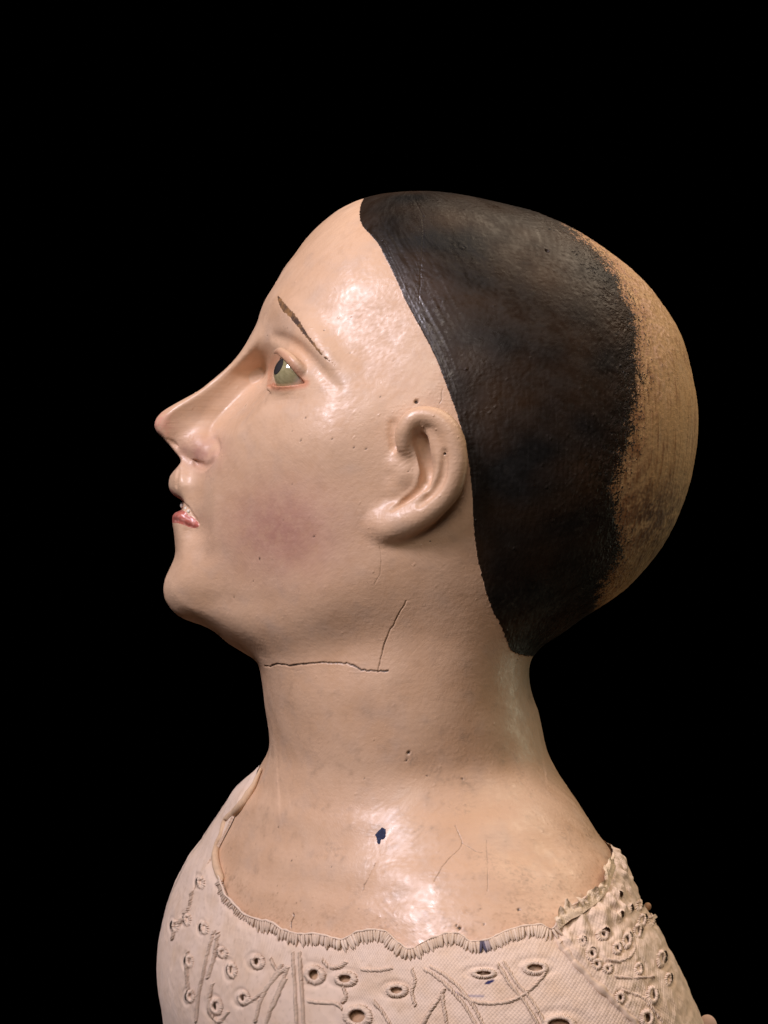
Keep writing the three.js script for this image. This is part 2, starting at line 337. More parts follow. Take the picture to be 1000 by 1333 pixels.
function refine(want) {                                          // split the edges asked for, keeping the sheet closed
  const mid = new Map(), out = [], n0 = pos.length / 3;
  const m = (a, b) => {
    const key = a < b ? a * 4194304 + b : b * 4194304 + a; let r = mid.get(key);
    if (r === undefined) { const x = (pos[a * 3] + pos[b * 3]) / 2, y = (pos[a * 3 + 1] + pos[b * 3 + 1]) / 2, z = (pos[a * 3 + 2] + pos[b * 3 + 2]) / 2; r = want(x, y, z) ? pos.length / 3 : -1; if (r >= 0) pos.push(x, y, z); mid.set(key, r); }
    return r;
  };
  for (let t = 0; t < tri.length; t += 3) {
    let [a, b, c] = [tri[t], tri[t + 1], tri[t + 2]], ab = m(a, b), bc = m(b, c), ca = m(c, a);
    const n = (ab >= 0) + (bc >= 0) + (ca >= 0);
    if (n === 0) out.push(a, b, c);
    else if (n === 3) out.push(a, ab, ca, ab, b, bc, ca, bc, c, ab, bc, ca);
    else {
      while (n === 1 ? ab < 0 : ca >= 0) [a, b, c, ab, bc, ca] = [b, c, a, bc, ca, ab];
      if (n === 1) out.push(a, ab, c, ab, b, c); else out.push(ab, b, bc, a, ab, bc, a, bc, c);
    }
  }
  tri = out; settle(n0, n0 > 500000 ? 1 : 2);
}
settle(0, 2);
log('settled');

// ---------------------------------------------------------------- painted lines and marks, in the doll's own coordinates
const onHead = pts => spline(pts.map(sag), 5);
const onBody = pts => pts.map(p => hit(...p));
const hairline = onHead([[474, 240], [475, 259], [470, 267], [468, 279], [472, 294], [483, 306], [491, 315], [498, 327], [511, 353], [530, 395], [549, 430], [567, 465], [579, 496], [589, 522], [597, 546], [603, 568], [609, 592], [612, 615], [615, 650], [617, 685], [619, 708], [625, 741], [636, 782], [650, 812], [663, 842], [671, 850], [690, 854], [720, 858]]);
const wornline = onHead([[716, 270], [742, 300], [768, 323], [790, 345], [800, 365], [810, 385], [821, 410], [825, 450], [826, 490], [822, 530], [818, 560], [811, 590], [800, 620], [796, 650], [801, 680], [804, 700], [802, 722], [792, 748], [778, 768], [770, 800]]);
const brow = onHead([[361, 385], [364, 391], [370, 401], [379, 409], [386, 418], [393, 428], [400, 438], [407, 447], [415, 457], [424, 466], [436, 475]]);
const browWidth = [0.6, 2.6, 4.0, 3.5, 3.0, 2.3, 1.7, 1.6, 1.2, 0.8, 0.2];
const lip = spline([[222, 672], [229, 664.5], [236, 663], [241, 666], [246, 671], [252, 674.5], [257, 679], [259.5, 684], [256, 687], [248, 686.5], [240, 683.5], [232, 681], [222, 680]].map(sag), 4, true);
const upperLip = spline([[218, 636], [224, 637], [230, 642], [237, 647], [240, 651], [236, 653], [228, 650], [220, 645]].map(sag), 4, true);
const ink = [[497, 1077], [502, 1079], [502.5, 1088], [500, 1092], [496, 1093], [494.5, 1100], [491, 1097], [490, 1090], [488, 1087], [492, 1082]].map(p => { const h = hit(...p); return [h[0], h[1]]; });
const cracks = [
  [[[345, 867], [352, 868], [361, 864], [376, 866], [398, 865], [418, 862], [440, 863], [452, 864], [463, 868], [474, 873], [484, 874], [492, 874], [505, 873]], 1.45],
  [[[492, 874], [496, 858], [500, 838], [508, 820], [518, 802], [529, 782]], 0.9],
  [[[494, 712], [497, 730], [494, 748], [488, 760]], 0.3],
  [[[382, 1188], [381, 1196], [379, 1208]], 1.1],
  [[[592, 1075], [602, 1098], [590, 1112], [575, 1130], [566, 1148]], 0.5],
  [[[602, 1098], [615, 1106], [628, 1110]], 0.4],
  [[[634, 1095], [634, 1128], [635, 1160]], 0.35],
  [[[488, 1125], [480, 1142], [473, 1158]], 0.5],
  [[[540, 262], [549, 280], [551, 310], [549, 345], [546, 372], [545, 395]], 0.3],
  [[[576, 505], [574, 520], [570, 535]], 0.4],
].map(([p, w]) => ({ P: spline(onBody(spline(p, 3).map(([x, y]) => [x + 2.2 * N(x / 5, y / 5, 3), y + 2.2 * N(x / 5, y / 5, 8)])), 2), w }));
for (const c of cracks) c.box = [0, 1, 2].flatMap(a => [Math.min(...c.P.map(p => p[a])) - 8, Math.max(...c.P.map(p => p[a])) + 8]);
const holes = [[542, 523, 2.2], [579, 591, 1.3], [712, 327, 2.2], [398, 544, 1], [392, 573, 1.1], [338, 728, 1.2], [409, 698, 1], [477, 584, .9], [461, 583, .7], [348, 404 + 33, .8], [374, 427, .7], [369, 426, .6], [422, 430, .7], [456, 459, .8], [495, 517, .7], [433, 571, .7], [560, 705, .8], [330, 757, .7], [305, 778, .8], [428, 790, .7], [532, 980, 1.8], [529, 990, 1.2], [602, 1014, 1.2], [556, 1010, .8], [675, 1184, 1.6], [598, 1208, 1.8], [594, 1205, 1.2], [630, 1203, .8], [475, 1013, .7], [430, 1050, .7], [362, 1077, .8], [380, 1120, .7], [300, 1185, .8], [660, 780, .7], [520, 800, .5]].map(([x, y, r]) => [...hit(x, y), r]);
const grime = [[534, 984, 11, 0], [560, 1003, 14, .5], [602, 1016, 9, 0], [606, 990, 13, .2], [608, 960, 12, .1], [600, 1050, 12, 0], [652, 1130, 22, .6], [700, 1150, 20, .4], [740, 1085, 16, 0], [430, 1110, 14, .3], [360, 1200, 12, 0], [690, 1190, 16, 0], [590, 1200, 10, 0], [770, 1090, 12, 0], [540, 1080, 12, .4], [680, 1010, 12, 0]].map(([x, y, r, k]) => [...hit(x, y), r, k]);
log('marks');

// the dress's neckline as a height round the body
const LIFT = 5, AX = 40, AZ = 95;
const neckPts = [[338, 996], [334, 1006], [328, 1021], [320, 1034], [310, 1048], [298, 1060], [291, 1070], [287, 1084], [281, 1098], [278, 1110], [280, 1126], [283, 1136], [288, 1150], [294, 1166], [304, 1176], [318, 1191], [334, 1198], [354, 1202], [368, 1211], [390, 1217], [405, 1217], [420, 1218], [442, 1225], [450, 1224], [463, 1216], [482, 1212], [502, 1214], [514, 1224], [529, 1236], [538, 1236], [552, 1228], [568, 1221], [584, 1216], [600, 1218], [610, 1226], [624, 1227], [638, 1224], [656, 1215], [672, 1210], [690, 1207], [705, 1206], [719, 1212], [728, 1198], [742, 1184], [752, 1178], [764, 1170], [779, 1160], [787, 1146], [792, 1128], [796, 1112], [794, 1103]];
const edge = spline(neckPts, 6);
const necks = [];
for (const p of edge) {
  const q = hit(p[0], p[1], 2.5); if (q[2] < -500) continue;
  const n = grad(...q, 1.5), h = q.map((v, i) => v - 2.5 * n[i]), t = Math.atan2(h[0] - AX, h[2] - AZ);
  if (!necks.length || t > necks[necks.length - 1][0] + 0.001) necks.push([t, h[1]]);      // from the far shoulder round to the back
}
const tA = necks[0][0], tB = necks[necks.length - 1][0];
function neckY(t) {
  if (t <= tA || t >= tB) { const w = ((t - tB + 2 * Math.PI) % (2 * Math.PI)) / (2 * Math.PI - (tB - tA)); return lerp(necks[necks.length - 1][1], necks[0][1], w) - 40 * Math.sin(w * Math.PI); }
  let lo = 0, hi = necks.length - 1; while (hi - lo > 1) { const m = (lo + hi) >> 1; if (necks[m][0] > t) hi = m; else lo = m; }
  return lerp(necks[lo][1], necks[hi][1], (t - necks[lo][0]) / (necks[hi][0] - necks[lo][0] + 1e-9));
}
const dressed = (x, y, z) => y < -330 && y < neckY(Math.atan2(x - AX, z - AZ)) - 40;

// where the sheet is refined twice
const FINE = new Uint8Array(200 * 280), fineAt = (X, Y) => { const i = Math.floor((X + 340) / 4), j = Math.floor((Y + 680) / 4); return i >= 0 && j >= 0 && i < 200 && j < 280 && FINE[j * 200 + i] === 1; };
const markFine = (X, Y, r) => { for (let y = -r; y <= r; y += 4) for (let x = -r; x <= r; x += 4) { const i = Math.floor((X + x + 340) / 4), j = Math.floor((Y + y + 680) / 4); if (i >= 0 && j >= 0 && i < 200 && j < 280) FINE[j * 200 + i] = 1; } };
for (const P of [hairline, wornline]) for (const p of P) markFine(p[0], p[1], P === wornline ? 20 : 6);
for (const p of brow) markFine(p[0], p[1], 9);
for (const c of cracks) for (const p of c.P) markFine(p[0], p[1], 5);
for (const p of ink) markFine(p[0], p[1], 8);
for (const s of strokes) for (const p of s.P) markFine(p[0], p[1], p[3] + 6);
refine((x, y, z) => z > -25 && !dressed(x, y, z));
refine((x, y, z) => z > 0 && fineAt(x, y) && !dressed(x, y, z));
const NV = pos.length / 3;
log('refined ' + NV + ' ' + tri.length / 3);

// ---------------------------------------------------------------- paint and relief at each vertex
const onHeadPart = (Y, X) => Y > -190 || (Y > -260 && X > 150);
function spots(X, Y, Z, cell, share, r0, r1, salt) {             // scattered round grains: 0..1
  const i = Math.floor(X / cell), j = Math.floor(Y / cell), k = Math.floor(Z / cell); let s = 0;
  for (let c = k - 1; c <= k + 1; c++) for (let b = j - 1; b <= j + 1; b++) for (let a = i - 1; a <= i + 1; a++) {
    if (hash3(a + salt, b, c) > share) continue;
    const x = (a + hash3(a, b + salt, c + 5)) * cell, y = (b + hash3(a + 7, b, c + salt)) * cell, z = (c + hash3(a, b + 3, c + salt + 9)) * cell, r = lerp(r0, r1, hash3(a + 1, b + salt, c + 2));
    const d = Math.hypot(X - x, Y - y, Z - z) / r; if (d < 1) s = Math.max(s, (1 - d * d) * (1 - d * d));
  }
  return s;
}
const cls = new Uint8Array(NV), col = new Float32Array(NV * 3), dis = new Float32Array(NV);
const mixTo = (c, r, g, b, t) => { c[0] = lerp(c[0], r, t); c[1] = lerp(c[1], g, t); c[2] = lerp(c[2], b, t); };
const blushC = sag([366, 690]), blushN = sag([262, 590]);
for (let v = 0; v < NV; v++) {
  const X = pos[v * 3], Y = pos[v * 3 + 1], Z = pos[v * 3 + 2], z = Math.abs(Z);
  const n1 = fbm(X / 60, Y / 60, Z / 60, 2), n2 = fbm(X / 17, Y / 17, Z / 17, 3), n3 = N(X / 4.2, Y / 4.2, Z / 4.2), n4 = N(X / 2.1 + 7, Y / 2.1, Z / 2.1);
  let k = 0, d = n1 * 1.2 + n2 * 0.13 + n3 * 0.12 + n4 * 0.07 + 0.1 * N(X / 16, Y / 2.4, Z / 16); const c = [0.60, 0.383, 0.238];
  const head = Y > -200;
  let hs = -99, ws = -99;
  if (Y > -240) {
    const [hd, side, at] = segDist(X, Y, hairline); hs = side > 0 ? hd : -hd; hs += n3 * 0.5 + n2 * 0.8 + (Y < -60 ? n3 * 1.2 : 0);
    if (hs > 0) {
      const [wd_, ws_] = segDist(X, Y, wornline); ws = ws_ > 0 ? wd_ : -wd_;
      const streak = N(X / 5, Y / 40, Z / 5), wob = 16 * n2 + 13 * n3 + 15 * n4 + 6 * streak + 12 * (hash3(Math.round(X * 1.1), Math.round(Y * 1.1), Math.round(Z * 1.1)) - 0.5);
      k = ws + wob * 1.1 > 0 ? 2 : 1;
      if (k === 1 && Y > 10 && Y < 376 && hs < 62 && N(hs / 2.3 + X * 0.01, Y / 130, 3) + 0.7 * N(hs / 7, Y / 110, 8) + 0.25 * n3 > 0.02 + hs / 95 + 0.5 * sstep(320, 376, Y) + 0.5 * sstep(60, 10, Y)) k = 6;
      if (k === 1 && ws > -75 && n3 * 0.6 + n4 * 0.7 + n2 * 0.8 + ws / 110 > 0.32) k = 2;
    }
  }
  if (k === 0) {                                                 // flesh paint
    mixTo(c, 0.61, 0.41, 0.265, clamp(n1 * 1.6, 0, 1) * 0.5); mixTo(c, 0.52, 0.305, 0.165, clamp(-n1 * 1.6) * 0.5);
    mixTo(c, 0.44, 0.28, 0.175, clamp(n2 - 0.1, 0, 1) * 0.75); mixTo(c, 0.46, 0.34, 0.26, clamp(fbm(X / 34 + 9, Y / 34, Z / 34, 3) * 1.5 - 0.1) * 0.45);
    mixTo(c, 0.50, 0.33, 0.24, clamp(n3 * 0.5 + n4 * 0.4, 0, 1) * 0.25);
    if (Y > -215) {
      const bx = (X - blushC[0]) / 74, by = (Y - blushC[1]) / 58; mixTo(c, 0.37, 0.175, 0.135, 0.8 * Math.exp(-(bx * bx + by * by)) * clamp(0.92 + 0.5 * n2 + 0.2 * n3 + 0.1 * n4));
      const nx = (X - blushN[0]) / 34, ny = (Y - blushN[1]) / 24; mixTo(c, 0.42, 0.215, 0.165, 0.65 * Math.exp(-(nx * nx + ny * ny)) * (1 + n2));
      if (X < -255 && Y > 80 && Y < 150) mixTo(c, 0.62, 0.29, 0.2, gauss(Math.hypot(X + 294, Y - 115), 14) * clamp(0.7 + n3));
      const [bd, , bt] = segDist(X, Y, brow), bi = clamp(bt / 5, 0, 9.999), b0 = Math.floor(bi), bw = lerp(browWidth[b0], browWidth[b0 + 1], bi - b0);
      if (bd < bw + n3 * 1.1 + n4 * 0.9) { k = 3; d -= 0.3; const t = clamp(n2 * 1.6 + n3 * 0.5 + 0.35); c[0] = lerp(0.06, 0.27, t); c[1] = lerp(0.03, 0.135, t); c[2] = lerp(0.016, 0.045, t); }
      if (X < -228 && Y < 10 && Y > -30) {
        if (inside(X, Y, lip)) { k = 4; c[0] = 0.46; c[1] = 0.13; c[2] = 0.095; mixTo(c, 0.6, 0.3, 0.24, clamp(n3 + 0.1)); }
      }
      if (X < -250 && Y > 8 && Y < 34 && inside(X, Y, upperLip)) mixTo(c, 0.36, 0.15, 0.11, 0.7);
      if (Math.abs(X - EYE[0]) < 40 && Math.abs(Y - EYE[1]) < 40) { const o = segDist(X, Y, opening, true)[0], low = Y < EYE[1] - 8 ? 1 : 0.5; mixTo(c, 0.52, 0.20, 0.10, sstep(9, 2, o) * 0.8 * low); }
    } else {
      // old dirt on the shoulders: specks and smears above the dress
      const over = Z > -40 && Y < -360 ? Y - neckY(Math.atan2(X - AX, Z - AZ)) : 99;
      const dirt = Math.max(sstep(-330, -480, Y) * spots(X, Y, Z, 9, 0.16, 0.8, 2.0, 11), over < 60 ? spots(X, Y, Z, 5, 0.34, 0.5, 1.7, 31) * clamp(1.1 - over / 55 + n2) : 0);
      mixTo(c, 0.15, 0.085, 0.045, dirt * 0.8);
      if (over < 34) mixTo(c, 0.36, 0.2, 0.1, clamp(n3 * 0.9 + n4 * 0.5 + n2 * 0.8 + 0.1 - over / 80) * 0.6);
      mixTo(c, 0.34, 0.23, 0.15, clamp(n2 * 1.2 + n3 * 0.4 - 0.34) * 0.7);
      for (const g of grime) { const q = Math.hypot((X - g[0]) * 0.7 + (Y - g[1]) * g[4], Y - g[1], Z - g[2]) / g[3]; if (q < 2.2) mixTo(c, 0.13, 0.10, 0.075, Math.exp(-q * q) * clamp(0.06 + n3 * 0.6 + n4 * 0.6 + n2 * 0.8) * 0.45); }
      if (Z > 0 && X > -14 && X < 8 && inside(X, Y, ink)) { k = 5; c[0] = 0.009; c[1] = 0.014; c[2] = 0.045; mixTo(c, 0.03, 0.05, 0.12, clamp(n4 * 1.2)); }
    }
    d += 0.85 * spots(X, Y, Z, 10, 0.24, 0.9, 1.8, 3);            // grains under the paint
    const pit = spots(X, Y, Z, 13, 0.17, 0.5, 1.2, 21); d -= pit * 0.8; mixTo(c, 0.12, 0.07, 0.045, pit * 0.8);
    if (Y > -215 && X > 12 && hs > -14) d += 0;
  } else if (k === 1 || k === 6) {                                          // black paint, browner where it is thin, brushed along the hairline
    const thin = clamp(0.5 + fbm(X / 90 + 3, Y / 70, Z / 90, 2) * 1.1);
    c[0] = lerp(0.009, 0.034, thin); c[1] = lerp(0.008, 0.018, thin); c[2] = lerp(0.007, 0.009, thin);
    mixTo(c, 0.075, 0.072, 0.06, clamp(N(X / 7, Y / 22, Z / 7) * 0.8 + n3 * 0.8 + n4 * 0.5 - 0.12) * sstep(-60, -150, Y + 30 * n1) * 0.7);   // rubbed, dusty paint at the nape
    mixTo(c, 0.10, 0.088, 0.07, clamp(n4 * 1.4 + n3 - 0.55) * sstep(-110, -20, ws) * 0.6);
    mixTo(c, 0.026, 0.022, 0.017, clamp(n2 * 0.8 + n3 * 0.3 - 0.1));
    d += n3 * 0.1 - n2 * 0.12 + 1.7 * spots(X, Y, Z, 10, 0.26, 0.9, 2.0, 5) - 1.0 * spots(X, Y, Z, 15, 0.1, 0.8, 1.5, 8) + 0.6;
    const str = sstep(70, 8, hs) * sstep(-30, 40, Y) * clamp(0.6 + 1.2 * n1);
    d += str * (0.42 * N(hs / 1.9 + X * 0.02, Y / 120, 3) + 0.42 * N(hs / 4.4, Y / 160, 9));
    const down = sstep(-20, 120, X) * sstep(220, 120, Y);
    d += down * 0.3 * N(X / 3.2, Y / 30, Z / 3.2);
    const rough = sstep(-90, -10, ws) * sstep(-120, 40, Y); d += rough * (0.7 * N(X / 5, Y / 9, Z / 5) + 0.4 * n4);
  } else {                                                       // bare paper under the lost paint
    c[0] = 0.54; c[1] = 0.325; c[2] = 0.15;
    const st = N(X / 4.2, Y / 95, Z / 4.2) + 0.7 * N(X / 2, Y / 60, Z / 2) + 0.5 * N(X / 11, Y / 150, Z / 11), up = sstep(60, 260, Y + 30 * n2);
    mixTo(c, 0.22, 0.095, 0.033, clamp(st * 1.7 + n2 * 0.8) * (1 - 0.5 * up));
    mixTo(c, 0.46, 0.30, 0.16, clamp(-st * 1.4 - 0.1) * 0.7);
    mixTo(c, 0.78, 0.50, 0.32, clamp(n2 * 1.7 + n3 * 1.6 + n4 * 0.7) * up * sstep(90, 30, ws));
    mixTo(c, 0.50, 0.27, 0.09, 0.6 * (1 - up) * clamp(0.6 + n1));
    const q = sag([845, 672]); mixTo(c, 0.12, 0.045, 0.014, gauss(X - q[0], 34) * gauss(Y - q[1], 38) * clamp(0.7 + n2 * 2 + n3));
    mixTo(c, 0.25, 0.095, 0.03, gauss(ws - 8, 16) * clamp(0.5 + n2 * 1.5 + n3) * 0.7);
    mixTo(c, 0.02, 0.015, 0.011, clamp((n3 * 1.1 + n4 * 1.5 + st * 0.4 - ws / 30 - 0.05) * 3));
    d += st * 0.5 + n3 * 0.25 + n4 * 0.1 - 0.1;
  }
  for (const cr of cracks) {
    const b = cr.box; if (X < b[0] || X > b[1] || Y < b[2] || Y > b[3] || Z < b[4] || Z > b[5]) continue;
    let best = 1e9; for (let i = 0; i + 1 < cr.P.length; i++) { const a = cr.P[i], e = cr.P[i + 1], ex = e[0] - a[0], ey = e[1] - a[1], ez = e[2] - a[2], t = clamp(((X - a[0]) * ex + (Y - a[1]) * ey + (Z - a[2]) * ez) / (ex * ex + ey * ey + ez * ez)); best = Math.min(best, Math.hypot(X - a[0] - ex * t, Y - a[1] - ey * t, Z - a[2] - ez * t)); }
    const w = cr.w * (0.62 + 0.6 * n2 + 0.5 * n4), g = sstep(w + 0.55, w * 0.3, best); d -= g * 1.3 * Math.min(cr.w, 1); if (k !== 1 && k !== 6) mixTo(c, 0.045, 0.025, 0.015, g * clamp(0.2 + cr.w * 0.6) * clamp(0.9 + n2 * 1.4));
    
  }
  for (const h of holes) { const dd = Math.hypot(X - h[0], Y - h[1], Z - h[2]); if (dd < h[3] * 2) { const g = sstep(h[3] * 1.5, h[3] * 0.6, dd); d -= g * h[3] * 1.2; mixTo(c, 0.03, 0.018, 0.012, g); } }
  cls[v] = k; dis[v] = d; col[v * 3] = c[0]; col[v * 3 + 1] = c[1]; col[v * 3 + 2] = c[2];
}
log('painted');
for (let v = 0; v < NV; v++) { const o = v * 3, g = grad(pos[o], pos[o + 1], pos[o + 2]); pos[o] += g[0] * dis[v]; pos[o + 1] += g[1] * dis[v]; pos[o + 2] += g[2] * dis[v]; }
const nor = new Float32Array(NV * 3);
for (let t = 0; t < tri.length; t += 3) {
  const a = tri[t] * 3, b = tri[t + 1] * 3, c = tri[t + 2] * 3, ux = pos[b] - pos[a], uy = pos[b + 1] - pos[a + 1], uz = pos[b + 2] - pos[a + 2], vx = pos[c] - pos[a], vy = pos[c + 1] - pos[a + 1], vz = pos[c + 2] - pos[a + 2];
  const x = uy * vz - uz * vy, y = uz * vx - ux * vz, z = ux * vy - uy * vx;
  for (const o of [a, b, c]) { nor[o] += x; nor[o + 1] += y; nor[o + 2] += z; }
}
for (let o = 0; o < NV * 3; o += 3) { const l = Math.hypot(nor[o], nor[o + 1], nor[o + 2]) || 1; nor[o] /= l; nor[o + 1] /= l; nor[o + 2] /= l; }
log('displaced');

// ---------------------------------------------------------------- materials
function tile(n, f, srgb = false) {
  const a = new Uint8Array(n * n * 4);
  for (let j = 0; j < n; j++) for (let i = 0; i < n; i++) { const v = clamp(f(i / n, j / n)) * 255; a.set([v, v, v, 255], (j * n + i) * 4); }
  const t = new THREE.DataTexture(a, n, n); t.wrapS = t.wrapT = THREE.RepeatWrapping; t.magFilter = THREE.LinearFilter; t.minFilter = THREE.LinearMipmapLinearFilter; t.generateMipmaps = true; t.needsUpdate = true;
  return t;
}
const ring = (u, v, f, z) => N(Math.cos(u * 6.2832) * f, Math.sin(u * 6.2832) * f + 3 * Math.cos(v * 6.2832) * f / 3, Math.sin(v * 6.2832) * f + z);   // repeats at the edges
const grainTex = tile(512, (u, v) => 0.5 + 0.3 * ring(u, v, 14, 1) + 0.3 * ring(u, v, 31, 5));
const glossTex = tile(512, (u, v) => 0.72 + 0.3 * ring(u, v, 4, 2) + 0.3 * ring(u, v, 13, 7));
grainTex.repeat.set(18, 18); glossTex.repeat.set(9, 9);
const weaveTex = tile(256, (u, v) => { const n = 16, a = (u + v) * n, b = (v - u) * n, over = (Math.floor(a) + Math.floor(b)) % 2, s = x => Math.sin(Math.PI * (x - Math.floor(x))); return 0.15 + 0.75 * (over ? Math.pow(s(a), 0.6) * (0.55 + 0.45 * s(b)) : Math.pow(s(b), 0.6) * (0.45 + 0.4 * s(a))); });
weaveTex.repeat.set(1 / 0.0175, 1 / 0.0175);
const std = o => new THREE.MeshPhysicalMaterial({ vertexColors: true, ...o });
const M = {
  skin: std({ roughness: 0.74, roughnessMap: glossTex, bumpMap: grainTex, bumpScale: 0.00005, clearcoat: 0.22, clearcoatRoughness: 0.27 }),
  hair: std({ roughness: 0.6, roughnessMap: glossTex, bumpMap: grainTex, bumpScale: 0.00003, specularIntensity: 0.4 }),
  brushed: std({ roughness: 0.52, roughnessMap: glossTex, specularIntensity: 0.75 }),
  worn: std({ roughness: 0.75, bumpMap: grainTex, bumpScale: 0.00008 }),
  brow: std({ roughness: 0.8 }), lip: std({ roughness: 0.3 }), ink: std({ roughness: 0.85 }),
  cloth: std({ roughness: 0.95, bumpMap: weaveTex, bumpScale: 0.00016, sheen: 0.25, sheenRoughness: 0.6, sheenColor: new THREE.Color(0.8, 0.7, 0.62), side: THREE.DoubleSide }),
  thread: std({ roughness: 0.9, sheen: 0.2, sheenRoughness: 0.6, sheenColor: new THREE.Color(0.8, 0.7, 0.6) }),
  tooth: new THREE.MeshPhysicalMaterial({ color: new THREE.Color(0.68, 0.6, 0.5), roughness: 0.3 }),
  eye: std({ roughness: 0.12, clearcoat: 1, clearcoatRoughness: 0.04 }),
};

// ---------------------------------------------------------------- the doll
const doll = new THREE.Group(); doll.name = 'antique_doll'; scene.add(doll);
doll.userData = { label: 'antique doll bust in left profile with painted flesh face and worn black painted hair', category: 'doll' };
const dress = new THREE.Group();
const counts = {};
function part(name, geo, mat, parent, label) {
  const m = new THREE.Mesh(geo, mat); const n = counts[name] = (counts[name] ?? -1) + 1;
  m.name = n ? `${name}_${String(n).padStart(3, '0')}` : name; m.castShadow = m.receiveShadow = true; if (label) m.userData.label = label;
  parent.add(m); return m;
}
const world = (X, Y, Z) => [X * S, (Y - BASE) * S, Z * S];
function pick(k, side = 0) {                                               // the triangles of one paint
  const map = new Int32Array(NV).fill(-1), P = [], Nn = [], Cc = [], U = [], I = [];
  for (let t = 0; t < tri.length; t += 3) {
    const a = cls[tri[t]], b = cls[tri[t + 1]], c = cls[tri[t + 2]], m = a === b || a === c ? a : b === c ? b : Math.max(a, b, c);
    if (m !== k || side * pos[tri[t] * 3 + 2] < 0) continue;
    for (let q = 0; q < 3; q++) {
      const v = tri[t + q], o = v * 3;
      if (map[v] < 0) {
        map[v] = P.length / 3; P.push(...world(pos[o], pos[o + 1], pos[o + 2])); Nn.push(nor[o], nor[o + 1], nor[o + 2]);
        let cc = [col[o], col[o + 1], col[o + 2]];
        if (cls[v] !== k) for (const w of [tri[t], tri[t + 1], tri[t + 2]]) if (cls[w] === k) { cc = [col[w * 3], col[w * 3 + 1], col[w * 3 + 2]]; break; }
        Cc.push(...cc);
        U.push(Math.atan2(pos[o] - 40, Math.abs(pos[o + 2]) + 1e-3) * 220 * S, pos[o + 1] * S);
      }
      I.push(map[v]);
    }
  }
  const g = new THREE.BufferGeometry();
  g.setAttribute('position', new THREE.BufferAttribute(new Float32Array(P), 3)); g.setAttribute('normal', new THREE.BufferAttribute(new Float32Array(Nn), 3));
  g.setAttribute('color', new THREE.BufferAttribute(new Float32Array(Cc), 3)); g.setAttribute('uv', new THREE.BufferAttribute(new Float32Array(U), 2)); g.setIndex(new THREE.BufferAttribute(new Uint32Array(I), 1));
  return g;
}
const skin = part('head_and_shoulders', pick(0), M.skin, doll, 'flesh painted face, neck and shoulders with fine cracks');
const hair = part('painted_hair', pick(1), M.hair, doll, 'black painted hair cap with brush streaks along its front edge');
for (const q of [1, -1]) part('brush_streaks', pick(6, q), M.brushed, hair, q > 0 ? 'thin glossier brush streaks along the front of the hair' : undefined).userData.kind = 'stuff';
part('worn_patch', pick(2), M.worn, hair, 'bare brown patch at the back where the black paint is lost');
part('eyebrow', pick(3, 1), M.brow, doll, 'thin brown painted eyebrow'); part('eyebrow', pick(3, -1), M.brow, doll);
part('lower_lip', pick(4), M.lip, doll, 'red painted lower lip');
part('ink_mark', pick(5), M.ink, doll, 'small dark blue ink mark on the shoulder');

// eyes
for (const s of [1, -1]) {
  const g = new THREE.SphereGeometry(EYE[3], 64, 48), p = g.attributes.position, c = new Float32Array(p.count * 3);
  const look = new THREE.Vector3(-0.82, 0.40, 0.44).normalize();
  for (let i = 0; i < p.count; i++) {
    const v = new THREE.Vector3().fromBufferAttribute(p, i).normalize(), a = Math.acos(clamp(v.dot(look), -1, 1)), w = 0.5 + 0.6 * fbm(v.x * 5, v.y * 9, v.z * 5, 3), f = N(v.x * 14, v.y * 14, v.z * 14);
    const q = [lerp(0.19, 0.40, w), lerp(0.165, 0.345, w), lerp(0.075, 0.19, w)];
    mixTo(q, 0.42, 0.36, 0.2, clamp(f)); mixTo(q, 0.5, 0.45, 0.36, sstep(1.15, 1.5, a));
    c.set(q, i * 3);
  }
  g.setAttribute('color', new THREE.BufferAttribute(c, 3)); g.scale(S, S, s * S); if (s < 0) { const ix = g.index.array; for (let i = 0; i < ix.length; i += 3) [ix[i], ix[i + 1]] = [ix[i + 1], ix[i]]; g.computeVertexNormals(); }
  const e = part('eye', g, M.eye, doll, s > 0 ? 'olive glass eye with dark pupil looking left' : undefined); e.position.set(...world(EYE[0], EYE[1], s * EYE[2]));
  const cap = new THREE.SphereGeometry(EYE[3] * 1.012 * S, 32, 12, 0, Math.PI * 2, 0, 0.4); cap.applyQuaternion(new THREE.Quaternion().setFromUnitVectors(new THREE.Vector3(0, 1, 0), look.clone().multiply(new THREE.Vector3(1, 1, s)).normalize()));
  part('pupil', cap, new THREE.MeshPhysicalMaterial({ color: new THREE.Color(0.04, 0.035, 0.034), roughness: 0.2, clearcoat: 1, clearcoatRoughness: 0.04 }), e);
}
// teeth
for (const [x, y, rx, ry, o] of [[237.5, 658, 3.6, 4.4, -7], [245.5, 666, 3, 3.2, -4], [241.5, 662.5, 2.6, 3.2, -7]]) {
  const [X, Y] = sag([x, y]), g = new THREE.SphereGeometry(1, 20, 14); g.scale(rx * S, ry * S, 4 * S);
  part('tooth', g, M.tooth, doll).position.set(...world(X, Y, widthAt(X, Y) + o));
}

// ---------------------------------------------------------------- the dress
dress.name = 'embroidered_dress'; dress.userData.label = 'pale pink cotton dress with scalloped neckline, eyelets and stitched stems'; doll.add(dress);
log('neckline ' + tA.toFixed(2) + ' ' + tB.toFixed(2));
